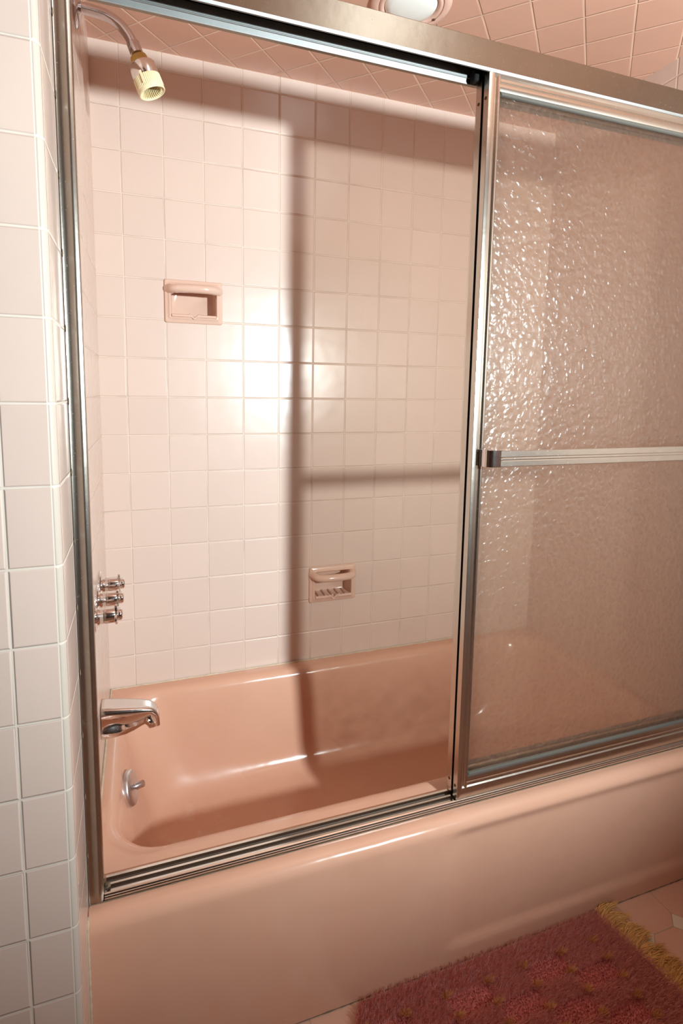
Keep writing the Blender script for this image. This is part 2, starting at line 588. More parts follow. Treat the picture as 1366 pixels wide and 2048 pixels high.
def rrect(x0, x1, y0, y1, r, z, NX=64, NY=24, K=10):
    """rounded rectangle loop: front edge left->right first; constant count"""
    pts = []
    r = min(r, (x1 - x0) / 2.01, (y1 - y0) / 2.01)
    for i in range(NX):
        pts.append((x0 + r + (x1 - x0 - 2 * r) * i / NX, y0))
    def arc(cx, cy, a0):
        for k in range(K):
            a = a0 + math.pi / 2 * k / K
            pts.append((cx + r * math.cos(a), cy + r * math.sin(a)))
    arc(x1 - r, y0 + r, -math.pi / 2)
    for i in range(NY):
        pts.append((x1, y0 + r + (y1 - y0 - 2 * r) * i / NY))
    arc(x1 - r, y1 - r, 0)
    for i in range(NX):
        pts.append((x1 - r - (x1 - x0 - 2 * r) * i / NX, y1))
    arc(x0 + r, y1 - r, math.pi / 2)
    for i in range(NY):
        pts.append((x0, y1 - r - (y1 - y0 - 2 * r) * i / NY))
    arc(x0 + r, y0 + r, math.pi)
    return [Vector((x, y, z)) for x, y in pts]

def bathtub():
    root = empty('bathtub', (0.74, -0.38, FZ), 'salmon pink enamelled built-in bathtub with a flat apron and chrome overflow', 'bathtub')
    X1, YB = XR - 0.001, -0.001
    YA = -0.754
    loops = []
    # outer shell, floor upward; apron shaped on the front edge
    zs = [FZ + 0.002 + (0.366 - FZ - 0.002) * i / 46 for i in range(47)]
    for z in zs:
        L = rrect(-0.0024, X1, YA, YB, 0.002, z)
        for p in L:
            if p.y < YA + 0.003:
                mk_ = ss(0.690, 0.722, p.x) * ss(1.47, 1.42, p.x) * ss(0.088, 0.112, z) * ss(0.372, 0.345, z)
                p.y += 0.0075 * mk_
        loops.append(L)
    for k in range(1, 9):
        a = math.pi / 2 * k / 8
        R = 0.026
        L = rrect(-0.0024, X1, YA + R * (1 - math.cos(a)) , YB, 0.002, 0.366 + 0.026 * math.sin(a))
        loops.append(L)
    inner = [
        (0.004, 1.470, -0.700, -0.010, 0.02, 0.392),
        (0.014, 1.450, -0.645, -0.030, 0.085, 0.3918),
        (0.020, 1.444, -0.633, -0.040, 0.090, 0.3905),
        (0.026, 1.438, -0.624, -0.048, 0.095, 0.387),
        (0.031, 1.434, -0.617, -0.054, 0.100, 0.381),
        (0.036, 1.430, -0.612, -0.058, 0.105, 0.372),
        (0.040, 1.426, -0.609, -0.061, 0.108, 0.360),
        (0.047, 1.415, -0.606, -0.066, 0.112, 0.335),
        (0.058, 1.395, -0.600, -0.073, 0.118, 0.290),
        (0.070, 1.368, -0.594, -0.080, 0.120, 0.240),
        (0.083, 1.335, -0.586, -0.087, 0.122, 0.190),
        (0.096, 1.300, -0.578, -0.095, 0.122, 0.150),
        (0.110, 1.270, -0.568, -0.106, 0.120, 0.124),
        (0.130, 1.235, -0.552, -0.124, 0.112, 0.107),
        (0.160, 1.195, -0.528, -0.150, 0.100, 0.098),
        (0.200, 1.150, -0.495, -0.185, 0.080, 0.0943),
        (0.250, 1.100, -0.460, -0.220, 0.060, 0.0927),
        (0.310, 1.040, -0.420, -0.262, 0.040, 0.0920),
        (0.330, 1.020, -0.400, -0.280, 0.030, 0.0920),
    ]
    for a in inner:
        loops.append(rrect(*a))
    mb = MB().loft(loops, cap=(False, True))
    body = mb.build('tub_body', M_enamel, root, 60)
    # caulk beads: back ledge, and where apron meets the wing wall
    cb = MB()
    pts = [(x, -0.0045, ZT + 0.0005 + 0.0008 * math.sin(x * 90) * random.random()) for x in np.linspace(0.0, XR - 0.002, 120)]
    cb.tube(pts, [0.0022 + 0.0012 * random.random() for _ in pts], 8)
    pts = [(-0.0002, y, ZT + 0.0005) for y in np.linspace(-0.004, -0.66, 60)]
    cb.tube(pts, [0.0025 + 0.0010 * random.random() for _ in pts], 8)
    pts = [(-0.0022, YA + 0.0005 + (0.012 if z > 0.385 else 0.0), z) for z in np.linspace(FZ + 0.004, 0.391, 70)]
    cb.tube(pts, [0.0018 + 0.0012 * random.random() for _ in pts], 8)
    cb.build('caulk_bead', M_caulk, root)
    g = MB()
    pts = [(x, YA + 0.0005, FZ + 0.002) for x in np.linspace(0.0, XR - 0.002, 160)]
    g.tube(pts, [0.0008 + 0.0010 * random.random() for _ in pts], 6)
    g.build('grout_bead', M_grime, root)
    # overflow plate with trip lever on the sloping drain-end wall
    c = Vector((0.0565, -0.350, 0.322)); ax = Vector((1, -0.20, 0.235)).normalized()
    ov = MB().lathe([(0.0395, -0.004), (0.0400, 0.003), (0.0385, 0.0062), (0.034, 0.0085), (0.020, 0.0105), (0.0, 0.0112)], c, ax, 48, cap=False).build('overflow_plate', M_plate, root)
    lv = MB()
    lv.tube([c + ax * 0.008, c + ax * 0.016], [0.006, 0.0055], 14)
    lv.tube([c + ax * 0.016 + Vector((0, 0, 0.0)), c + ax * 0.031 + Vector((0, -0.002, 0.004))], [0.0085, 0.0078], 16)
    lv.build('trip_lever', M_chrome_d, ov)
    st = MB()
    st.lathe([(0.0038, 0), (0.0034, 0.002), (0.0, 0.0025)], c + ax * 0.0075 + Vector((0.004, 0, -0.026)), ax, 12, cap=False)
    st.build('screw', M_screw, ov)
bathtub()

# ------------------------------------------------------------------ shower door frame
def door_frame():
    root = empty('shower_door_frame', (0.74, -0.69, ZT), 'worn aluminium shower door surround of header, jambs and grooved track fixed on the tub rim', 'door frame')
    # left jamb: shallow channel, soft outer ridge
    jb = MB()
    prof = [(-0.0025, -0.7200), (-0.0015, -0.7215), (0.0005, -0.7205), (0.0075, -0.7200), (0.0130, -0.7210), (0.0150, -0.7215), (0.0180, -0.7205), (0.0210, -0.7190), (0.0220, -0.7170),
            (0.0218, -0.7120), (0.0205, -0.7110), (0.0205, -0.7080), (0.0215, -0.7070), (0.0215, -0.7000), (0.0195, -0.6985), (0.0190, -0.6700), (-0.0025, -0.6700)]
    jb.prism(prof, ZT + 0.001, 1.8695, 'z')
    jb.build('jamb', M_alu, root, 35)
    jr = MB()
    jr.prism([(XR - 0.001 - (p[0] + 0.0025), p[1]) for p in prof], ZT + 0.001, 1.8695, 'z')
    jr.build('jamb', M_alu, root, 35)
    # header: hollow box rail with an open slot along its underside
    zb, zt = 1.8690, 1.9170
    hp = [(-0.7200, zb), (-0.7200, zt - 0.002), (-0.7180, zt), (-0.6620, zt), (-0.6600, zt - 0.002), (-0.6600, zb - 0.0045), (-0.6680, zb - 0.0045),
          (-0.6710, zb + 0.0200), (-0.6710, zt - 0.003),
          (-0.6945, zt - 0.003), (-0.6945, zb + 0.0145), (-0.6955, zb + 0.0135), (-0.6968, zb + 0.0145), (-0.6975, zb + 0.0220), (-0.6975, zt - 0.003),
          (-0.7172, zt - 0.003), (-0.7172, zb)]
    gp_ = [(-0.6682, zb - 0.0056), (-0.6690, zb - 0.0056), (-0.6697, zb - 0.0046), (-0.6712, zb + 0.0030), (-0.6722, zb + 0.0036), (-0.6724, zb + 0.0052), (-0.6717, zb + 0.0062), (-0.6726, zb + 0.0110), (-0.6734, zb + 0.0200), (-0.6710, zb + 0.0200), (-0.6682, zb - 0.0040)]
    MB().prism(gp_, -0.0026, XR - 0.0006, 'x').build('roller_guide', M_guide, root, 20)
    lp_ = [(-0.7198, zb + 0.0001), (-0.7192, zb - 0.0014), (-0.7176, zb - 0.0040), (-0.7166, zb - 0.0044), (-0.7158, zb - 0.0048), (-0.7160, zb + 0.0001)]
    MB().prism(lp_, 0.0222, XR - 0.0242, 'x').build('drip_lip', M_guide, root, 20)
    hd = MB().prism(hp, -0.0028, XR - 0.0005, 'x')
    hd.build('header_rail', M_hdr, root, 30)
    # bottom track: outer bead, two grooves, rear lip
    z = ZT + 0.0006
    tp = [(-0.7195, z), (-0.7200, z + 0.0055), (-0.7190, z + 0.0075), (-0.7180, z + 0.0080), (-0.7168, z + 0.0105), (-0.7145, z + 0.0118), (-0.7122, z + 0.0110), (-0.7110, z + 0.0092),
          (-0.7070, z + 0.0092), (-0.7062, z + 0.0022), (-0.6985, z + 0.0022), (-0.6980, z + 0.0098), (-0.6935, z + 0.0098),
          (-0.6930, z + 0.0022), (-0.6835, z + 0.0022), (-0.6830, z + 0.0108), (-0.6780, z + 0.0112), (-0.6765, z + 0.0090), (-0.6765, z)]
    MB().prism(tp, 0.0225, XR - 0.024, 'x').build('bottom_track', M_alu_b, root, 25)
    gd = MB()  # dark strips along both groove floors
    gd.box((0.023, -0.7060, z + 0.0022), (XR - 0.025, -0.6987, z + 0.0036))
    gd.box((0.023, -0.6928, z + 0.0022), (XR - 0.025, -0.6837, z + 0.0036))
    gd.build('groove_strip', M_groove, root)
    # corner putty where the track meets the jamb
    pb = MB()
    for k in range(9):
        cx = 0.026 + random.uniform(-0.003, 0.003)
        pb.lathe([(0.0, -0.003), (0.003, -0.002), (0.0034, 0.0), (0.002, 0.003), (0.0, 0.0035)], (cx, -0.699 + random.uniform(-0.006, 0.008), z + 0.010 + random.uniform(0, 0.004)),
                 (random.uniform(-.5, .5), random.uniform(-.5, .5), 1), 8, cap=False)
    pb.build('putty_lump', M_grime, root)
    g = MB()
    pts = [(x, -0.7205, ZT + 0.0008) for x in np.linspace(-0.002, XR - 0.002, 140)]
    g.tube(pts, [0.0006 + 0.0006 * random.random() for _ in pts], 6)
    g.build('dirt_line', M_grime, root)
    # crumbled grout pockets between jamb and return tiles
    gb = MB()
    for j in range(2, 17):
        zz = 2.24 - j * P
        gb.lathe([(0.0, -0.006), (0.0007, -0.003), (0.0010, 0.0), (0.0007, 0.004), (0.0, 0.007)], (-0.0010, -0.7222, zz), (0, 0, 1), 8, cap=False)
    gb.build('grout_gap', M_grime, root)
door_frame()

# ------------------------------------------------------------------ sliding doors
def mitre(mb, c0, c1, inward, depth, prof):
    """frame member between two corners; u runs inward, v along depth, ends mitred"""
    c0, c1, inward, depth = Vector(c0), Vector(c1), Vector(inward), Vector(depth)
    al = (c1 - c0).normalized()
    n = len(prof)
    v = [c0 + al * u + inward * u + depth * d for u, d in prof] + [c1 - al * u + inward * u + depth * d for u, d in prof]
    f = [(i, (i + 1) % n, n + (i + 1) % n, n + i) for i in range(n)] + [tuple(range(n))[::-1], tuple(range(n, 2 * n))]
    mb.add(v, f)
    return mb

def ripple_edge(): pass

def sliding_door(x0, x1, yc, label, front=True):
    z0, z1 = 0.4060, 1.8850
    root = empty('sliding_shower_door', ((x0 + x1) / 2, yc, z0), label, 'shower door', None)
    W, T = 0.0275, 0.0105
    s = -1 if front else 1
    # u inward, v depth towards the bather's side of the room
    bk_ = -0.0065 if front else -0.0095
    prof = [(0, 0.0080), (0.0005, 0.0085), (0.0020, 0.0088), (0.0060, 0.0092), (0.0100, 0.0090), (0.0130, 0.0080), (0.0145, 0.0058), (0.0170, 0.0056), (0.0185, 0.0074),
            (0.0210, 0.0086), (0.0245, 0.0080), (0.0268, 0.0062), (W, 0.0040), (W, 0.0026), (0.0140, 0.0026), (0.0140, -0.0026), (W, -0.0026), (W, bk_ + 0.0015), (0.0250, bk_), (0.0, bk_)]
    dep = (0, s, 0)
    y = yc
    for a, b, inw, nm, Wm in (((x0, y, z0), (x0, y, z1), (1, 0, 0), 'stile', W), ((x1, y, z0), (x1, y, z1), (-1, 0, 0), 'stile', W),
                              ((x0, y, z0), (x1, y, z0), (0, 0, 1), 'rail', 0.050), ((x0, y, z1), (x1, y, z1), (0, 0, -1), 'rail', 0.050)):
        mb = MB()
        if nm == 'stile':
            mitre(mb, a, b, inw, dep, prof)
            # let the stile run past the mitre down to the ends of the taller rails
            mb.build(nm, M_door, root, 25)
        else:
            k = 0.050 / W
            pr2 = [(u * k if u > 0 else 0, v) for u, v in prof]
            # rails are taller than the stiles are wide: mitre slope follows the stile width
            n = len(pr2)
            c0, c1, inn, dd = Vector(a), Vector(b), Vector(inw), Vector(dep)
            al = (c1 - c0).normalized()
            vv = []
            for (u, v), (us, _) in zip(pr2, prof):
                vv.append(c0 + al * (us + 0.00005) + inn * u + dd * v)
            for (u, v), (us, _) in zip(pr2, prof):
                vv.append(c1 - al * (us + 0.00005) + inn * u + dd * v)
            f = [(i, (i + 1) % n, n + (i + 1) % n, n + i) for i in range(n)] + [tuple(range(n))[::-1], tuple(range(n, 2 * n))]
            mk(nm, vv, f, M_door, root, 25)
    gx0, gx1, gz0, gz1 = x0 + W, x1 - W, z0 + 0.050, z1 - 0.050
    # gasket
    gk = MB()
    gp = [(-0.002, 0.0022), (-0.002, 0.0062), (0.0015, 0.0070), (0.0048, 0.0052), (0.0055, 0.0022)]
    gs = [(-0.001, 0.0022), (-0.001, 0.0045), (0.0006, 0.0048), (0.0012, 0.0022)]
    for a, b, inw, q in (((gx0, y, gz0), (gx1, y, gz0), (0, 0, 1), gp), ((gx0, y, gz1), (gx1, y, gz1), (0, 0, -1), gp),
                         ((gx0, y, gz0), (gx0, y, gz1), (1, 0, 0), gs), ((gx1, y, gz0), (gx1, y, gz1), (-1, 0, 0), gs)):
        mitre(gk, a, b, inw, dep, q)
    gk.build('gasket', M_vinyl, root, 50)
    pane = MB().box((gx0 - 0.006, y - 0.0021, gz0 - 0.006), (gx1 + 0.006, y + 0.0021, gz1 + 0.006)).build('glass_pane', M_glass if front else M_glass_rear, root, 0)
    for p in pane.data.polygons:
        p.material_index = 0 if p.normal.y < -0.5 else 1
    if front:
        MB().box((x0 + 0.0030, y + 0.0066, z0 + 0.012), (x0 + 0.0110, y + 0.0148, z1 - 0.040)).build('gap_shade', M_black, root, 0)  # black strip painting in the shade of the gap between the doors
    # screws in the leading edge
    for zz in (z0 + 0.028, z1 - 0.062):
        MB().lathe([(0.0031, 0.0), (0.0031, 0.0006), (0.0024, 0.0011), (0.0009, 0.0008), (0.0, 0.0003)], (x0, y - s * 0.0005, zz), (-1, 0, 0), 14, cap=False).build('screw', M_screw, root)
    if front:
        # flat fluted towel bar on curled end brackets
        xb0, xb1, zb, zt = x0 + 0.043, x1 - 0.043, 1.1335, 1.1655
        yb = y - 0.0385
        bp = []
        nfl = 6
        bp.append((yb, zb))
        hgt = zt - zb
        ys = yb - 0.0045
        bp2 = [(yb + 0.002, zb + 0.001), (ys + 0.001, zb), (ys, zb + 0.001), (ys, zb + 0.011), (ys + 0.0008, zb + 0.0125), (ys, zb + 0.014), (ys, zb + 0.0165), (ys + 0.0008, zb + 0.018), (ys, zb + 0.0195),
               (ys, zt - 0.001), (ys + 0.001, zt), (yb + 0.002, zt - 0.001)]
        bar = MB().prism(bp2, xb0, xb1, 'x').build('towel_bar', M_door, root, 25)
        for e, xs in ((1, x0), (-1, x1)):
            pth = [(0.013, -0.0085), (0.013, -0.018), (0.0135, -0.026), (0.0165, -0.0335), (0.0220, -0.0390), (0.030, -0.0418), (0.046, -0.0427)]
            bk = MB()
            out = smoothcurve([(a, b, 0) for a, b in pth], 5)
            inn = []
            for i, p in enumerate(out):
                d = (out[min(i + 1, len(out) - 1)] - out[max(i - 1, 0)]).normalized()
                inn.append(p + Vector((-d.y, d.x, 0)) * -0.003 * (-1))
            poly = [(p.x, p.y) for p in out] + [(p.x, p.y) for p in reversed(inn)]
            bk.prism([(xs + e * px_, y + py_) for px_, py_ in poly], zb - 0.0006, zt + 0.0006, 'z')
            bk.build('bracket', M_chrome, bar, 40)
    else:
        xb0, xb1 = x0 + 0.02, x1 - 0.02
    return root

sliding_door(0.7255, 1.4610, -0.7080, 'front sliding shower door of pebbled glass in a ribbed frame carrying a flat towel bar', True)
sliding_door(0.7262, 1.4610, -0.6830, 'rear sliding shower door of pebbled glass parked behind the front one, only its edge showing', False)
# roller bumper hanging in the header slot
tag(MB().box((0.7100, -0.6925, 1.8590), (0.7255, -0.6735, 1.8815), 0.004, 3).build('door_bumper', M_black), 'small black rubber door bumper under the header rail at the door edge', 'bumper')

# ------------------------------------------------------------------ soap dishes
def soap_dish(x, z, ribs, label):
    root = empty('soap_dish', (x + DW / 2, 0, z), label, 'soap dish', 'ceramic soap dishes set in the back wall')
    mx, mb_, mt = 0.018, 0.020, 0.020      # frame widths
    # frame: lofted rings from wall edge up over a rounded rim and down into the recess
    def ring(ix, iz0, iz1, y, r):
        L = rrect(x + ix, x + DW - ix, z + iz0, z + DH - iz1, r, 0, 8, 6, 5)
        return [Vector((p.x, y, p.y)) for p in L]
    loops = [ring(0, 0, 0, 0.001, 0.006), ring(0, 0, 0, -0.0035, 0.006), ring(0.0015, 0.0015, 0.0015, -0.0058, 0.006), ring(0.004, 0.004, 0.004, -0.0070, 0.006), ring(0.009, 0.009, 0.009, -0.0075, 0.006),
             ring(0.0115, 0.0115, 0.0115, -0.0110, 0.006), ring(0.0135, 0.0135, 0.013, -0.0125, 0.006), ring(0.0165, 0.0160, 0.015, -0.0120, 0.006), ring(0.0185, 0.0185, 0.017, -0.0080, 0.006),
             ring(0.0190, 0.0190, 0.018, 0.004, 0.007), ring(0.0215, 0.0205, 0.020, 0.040, 0.008), ring(0.0245, 0.0235, 0.022, 0.0435, 0.009)]
    MB().loft(loops, cap=(False, True)).build('recess_frame', M_ceramic, root, 50)
    # lip with a drain notch along the front of the tray
    n = 60
    vv, ff = [], []
    xs = np.linspace(x + 0.019, x + DW - 0.019, n)
    for xx in xs:
        d = abs(xx - (x + DW / 2))
        hz = z + 0.0240 - 0.0070 * (1 - ss(0.0, 0.011, d)) + 0.0016 * math.exp(-((d - 0.013) / 0.004) ** 2)
        y0_, y1_ = -0.0165, -0.0095
        vv += [(xx, y1_ + 0.012, z + 0.013), (xx, y0_ + 0.003, z + 0.015), (xx, y0_, hz - 0.006), (xx, y0_ + 0.0008, hz - 0.0015), (xx, y0_ + 0.0035, hz), (xx, y1_ - 0.0006, hz - 0.0012), (xx, y1_, hz - 0.004), (xx, y1_ + 0.012, z + 0.0185)]
    k = 8
    for i in range(n - 1):
        for j in range(k):
            j2 = (j + 1) % k
            ff.append((i * k + j, i * k + j2, (i + 1) * k + j2, (i + 1) * k + j))
    ff += [tuple(range(k)), tuple((n - 1) * k + j for j in range(k))]
    mk('notched_lip', vv, ff, M_ceramic, root, 50)
    if ribs:
        rb = MB()
        for q in range(5):
            xx = x + 0.034 + q * 0.0232
            rb.tube([(xx, -0.006, z + 0.0205), (xx, 0.038, z + 0.0225)], [0.0035, 0.0032], 10)
        rb.build('tray_rib', M_ceramic, root, 50)
    # grab bar bowed out across the top
    zc = z + DH - 0.029
    pts = smoothcurve([(x + 0.014, 0.000, zc + 0.003), (x + 0.0165, -0.014, zc + 0.002), (x + 0.025, -0.030, zc), (x + 0.045, -0.0385, zc), (x + DW / 2, -0.041, zc),
                       (x + DW - 0.045, -0.0385, zc), (x + DW - 0.025, -0.030, zc), (x + DW - 0.0165, -0.014, zc + 0.002), (x + DW - 0.014, 0.000, zc + 0.003)], 6)
    m = len(pts)
    rad = [0.0125 + 0.004 * (1 - math.sin(math.pi * i / (m - 1))) ** 3 for i in range(m)]
    mbb = MB().tube(pts, rad, 20)
    for v in mbb.v:
        v.z = zc + (v.z - zc) * 0.93
    mbb.build('grab_bar', M_ceramic, root, 60)
soap_dish(*DISH[0], False, 'upper of the two pink ceramic soap dishes, with a grab bar, in fully lit tiles')
soap_dish(*DISH[1], True, 'lower of the two pink ceramic soap dishes, ribbed tray, just above the tub')

# ------------------------------------------------------------------ shower head
def shower():
    Y = -0.36
    root = empty('shower_sprayer', (0.0, Y, 2.030), 'old shower head with cream ribbed plastic nozzle on a bent chrome arm', 'shower head')
    MB().lathe([(0.036, 0.0), (0.0365, 0.003), (0.034, 0.0065), (0.024, 0.0095), (0.014, 0.0125), (0.0125, 0.013)], (-0.003, Y, 2.0295), (1, 0, 0), 44).build('wall_flange', M_chrome_d, root)
    pts = smoothcurve([(0.0, Y, 2.0295), (0.03, Y, 2.0290), (0.060, Y, 2.0245), (0.083, Y, 2.0130), (0.0985, Y, 1.9960), (0.108, Y, 1.9790)], 7)
    MB().tube(pts, 0.0108, 22).build('bent_arm', M_chrome_d, root)
    A = Vector((0.1055, Y, 1.9850)); ax = Vector((0.375, -0.02, -0.927)).normalized()
    MB().lathe([(0.0122, 0.0), (0.0130, 0.001), (0.0134, 0.022), (0.0118, 0.0235), (0.0100, 0.0245), (0.0100, 0.0290)], A, ax, 28).build('coupling_sleeve', M_chrome_d, root)
    B = A + ax * 0.0265
    MB().lathe([(0.0130, 0.0), (0.0165, 0.001), (0.0175, 0.004), (0.0182, 0.013), (0.0205, 0.017)], B, ax, 36).build('collar', M_amber, root)
    Cc = B + ax * 0.0155
    MB().lathe([(0.0200, 0.0), (0.0255, 0.0012), (0.0275, 0.004), (0.0275, 0.020), (0.0262, 0.027), (0.0255, 0.031)], Cc, ax, 44).build('head_body', M_chrome, root)
    # ribbed ring: gear-like outer wall, hollow inside with radial fins
    D = Cc + ax * 0.027
    z = ax; xx = z.orthogonal().normalized(); yy = z.cross(xx)
    N = 46 * 4
    def loop(r, h, amp=0.0):
        L = []
        for k in range(N):
            a = 2 * math.pi * k / N
            rr = r + amp * (1 if k % 4 in (0, 1) else 0)
            L.append(D + z * h + (xx * math.cos(a) + yy * math.sin(a)) * rr)
        return L
    mb = MB()
    mb.loft([loop(0.0262, 0.0), loop(0.0268, 0.001, 0.0014), loop(0.0272, 0.021, 0.0014), loop(0.0279, 0.0225), loop(0.0279, 0.0295), loop(0.0268, 0.0310), loop(0.0252, 0.0305), loop(0.0240, 0.026), loop(0.0236, 0.004), loop(0.010, 0.004), loop(0.001, 0.004)], cap=(False, True))
    mb.build('spray_ring', M_cream, root, 35)
    fn = MB()
    for k in range(30):
        a = 2 * math.pi * k / 30
        d = xx * math.cos(a) + yy * math.sin(a)
        t = z.cross(d) * 0.0005
        p = [D + d * 0.0145 + z * 0.0045, D + d * 0.0240 + z * 0.0045, D + d * 0.0245 + z * 0.0290, D + d * 0.0195 + z * 0.0275]
        fn.add([q + t for q in p] + [q - t for q in p], [(0, 1, 2, 3), (7, 6, 5, 4), (0, 3, 7, 4), (3, 2, 6, 7), (2, 1, 5, 6), (1, 0, 4, 5)])
    fn.build('spray_fin', M_cream, root, 0)
    co = MB().lathe([(0.0150, 0.004), (0.0145, 0.010), (0.012, 0.012), (0.0, 0.0125)], D, ax, 24, cap=False)
    co.build('nozzle_core', M_amber, root)
    cp = MB()
    d0 = (yy * 0.3 - xx).normalized()
    d0 = Vector((-0.45, -0.86, 0)); d0 = (d0 - z * d0.dot(z)).normalized(); t0 = z.cross(d0).normalized()
    for a, b in ((0.0, 0.0285),):
        p = [D + d0 * 0.0272 + t0 * 0.0022 + z * (-0.004), D + d0 * 0.0272 - t0 * 0.0022 + z * (-0.004), D + d0 * 0.0305 - t0 * 0.0022 + z * 0.020, D + d0 * 0.0305 + t0 * 0.0022 + z * 0.020]
        q = [v + d0 * 0.0028 for v in p[:2]] + [v + d0 * 0.0012 for v in p[2:]]
        cp.add(p + q, [(0, 1, 2, 3), (7, 6, 5, 4), (0, 3, 7, 4), (3, 2, 6, 7), (2, 1, 5, 6), (1, 0, 4, 5)])
    cp.build('selector_tab', M_cream, root, 0)
shower()

# ------------------------------------------------------------------ valves
def valve_tree(y, z, ang, label):
    root = empty('shower_valve', (0.0, y, z), label, 'tap handle', 'chrome tap handles on the tiled end wall')
    ax = (1, 0, 0); o = (-0.003, y, z)
    MB().lathe([(0.0335, 0.0), (0.0340, 0.003), (0.0320, 0.0060), (0.0250, 0.0080), (0.0200, 0.0095), (0.0185, 0.013), (0.0172, 0.0135)], o, ax, 40).build('escutcheon', M_chrome, root)
    MB().lathe([(0.0165, 0.0), (0.0168, 0.003), (0.0172, 0.008), (0.0162, 0.009), (0.0172, 0.010), (0.0172, 0.030), (0.0165, 0.0315)], (0.0095, y, z), ax, 36).build('sleeve', M_chrome, root)
    # thin cross handle
    h = MB()
    n = 96; L0 = []; 
    def star(xx, s_):
        L = []
        for k in range(n):
            a = 2 * math.pi * k / n
            lob = 0.5 + 0.5 * math.cos(4 * (a - ang))
            r = (0.0150 + 0.0095 * lob ** 1.6) * s_
            L.append(Vector((xx, y + r * math.cos(a), z + r * math.sin(a))))
        return L
    h.loft([star(0.0395, 0.55), star(0.0395, 0.93), star(0.0402, 1.0), star(0.0440, 1.0), star(0.0448, 0.93), star(0.0450, 0.5)])
    hd = h.build('cross_handle', M_chrome, root, 40)
    MB().lathe([(0.0125, 0.0), (0.0130, 0.002), (0.0130, 0.0065), (0.0120, 0.0090), (0.0095, 0.0105), (0.0, 0.0110)], (0.0445, y, z), ax, 30, cap=False).build('handle_cap', M_chrome, hd)
valve_tree(-0.262, 0.803, 0.1, 'chrome cross-handled tap farthest back of the row of three, nearest the back wall')
valve_tree(-0.352, 0.800, 0.5, 'chrome cross-handled tap in the middle of the row of three on the end wall')
valve_tree(-0.442, 0.797, 0.25, 'chrome cross-handled tap nearest the door frame in the row of three')

# ------------------------------------------------------------------ tub spout
def spout():
    Y = -0.35
    root = empty('tub_spout', (0.0, Y, 0.51), 'chrome tub spout with a hollowed flank and down-turned tip over the tub', 'tub spout')
    top = [(0.0, .5465), (.010, .5465), (.035, .5425), (.060, .5385), (.085, .5340), (.103, .5300), (.114, .5240), (.121, .5150), (.126, .5030), (.1275, .4900), (.1280, .4815)]
    bot = [(0.0, .4735), (.010, .4735), (.030, .4740), (.050, .4760), (.070, .4815), (.085, .4880), (.0935, .4905), (.0975, .4850), (.1000, .4800), (.1015, .4775), (.1030, .4765)]
    n = len(top)
    loops = []
    for i in range(n):
        t = i / (n - 1)
        T, Bm = Vector((top[i][0], 0, top[i][1])), Vector((bot[i][0], 0, bot[i][1]))
        wt = 0.030 - 0.010 * ss(0, .8, t)
        wb = 0.031 - 0.013 * ss(0, .9, t)
        wm = wt - 0.0115 * math.sin(math.pi * min(1, t * 1.25)) ** 0.7 if 0.05 < t < 0.8 else min(wt, wb)
        L = []
        def P_(f, w_):
            c = T.lerp(Bm, f)
            return Vector((c.x, Y - w_, c.z))
        half = [(0.0, wt * .45), (0.0, wt * .75), (0.06, wt * .93), (0.16, wt), (0.28, wt * .99), (0.38, wm * 1.02), (0.52, wm), (0.66, wm * 1.06), (0.76, wb * .98), (0.88, wb), (0.97, wb * .92), (1.0, wb * .7), (1.0, wb * .4)]
        for f, w_ in half: L.append(P_(f, w_))
        for f, w_ in reversed(half): L.append(P_(f, -w_))
        loops.append(L)
    MB().loft(loops).build('spout_body', M_chrome, root, 45)
    MB().lathe([(0.0105, 0), (0.0105, 0.004), (0.0085, 0.0042), (0.0085, 0.0)], (0.1145, Y, 0.4785), (0.03, 0, -1), 24).build('outlet', M_chrome_d, root)
spout()

# ------------------------------------------------------------------ ceiling light
def ceiling_light():
    c = Vector((0.7210, -0.3960, CZ))
    root = empty('ceiling_light', c, 'round flush ceiling light with white lens and pink painted trim ring', 'ceiling light')
    MB().lathe([(0.0935, 0.0), (0.0940, 0.004), (0.0915, 0.0075), (0.0800, 0.0095), (0.0765, 0.0090), (0.0750, 0.0060), (0.0735, 0.0090), (0.0690, 0.0105), (0.0640, 0.0090), (0.0620, 0.0050), (0.0615, 0.0)], c, (0, 0, -1), 72, cap=False).build('trim_ring', M_trim, root, 50)
    MB().lathe([(0.0612, 0.0005), (0.0612, 0.005), (0.058, 0.009), (0.045, 0.013), (0.025, 0.0155), (0.0, 0.0162)], c, (0, 0, -1), 64, cap=False).build('lens', M_lens, root, 50)
    for a in (0.35, 3.4):
        MB().lathe([(0.0042, 0.0), (0.0042, 0.0018), (0.0030, 0.0030), (0.0, 0.0032)], c + Vector((0.0715 * math.cos(a - 0.1), 0.0715 * math.sin(a - 0.1), -0.0088)), (0, 0, -1), 16, cap=False).build('screw', M_screw, root)
ceiling_light()

# ------------------------------------------------------------------ rug
def pile_mat(name, col, dark):
    t = NT(name)
    pos = t.pos()
    f = t.noise(pos, 60, 3)
    g = t.noise(pos, 900, 1)
    c = t.mix(f, col, dark)
    c = t.mix(t.math('MULTIPLY', g, 0.4), c, tuple(x * 0.6 for x in col))
    t.put(t.p.inputs['Base Color'], c)
    t.p.inputs['Roughness'].default_value = 0.8
    t.p.inputs['Specular IOR Level'].default_value = 0.15
    return t.m
M_pile = pile_mat('raspberry_pile', (0.96, 0.56, 0.50), (0.90, 0.42, 0.37))
M_loop = pile_mat('raspberry_loops', (0.70, 0.25, 0.225), (0.58, 0.165, 0.15))
M_gold = pile_mat('ochre_yarn', (0.98, 0.64, 0.33), (0.92, 0.50, 0.22))
M_gold2 = pile_mat('mustard_fringe', (0.92, 0.60, 0.25), (0.76, 0.42, 0.14))

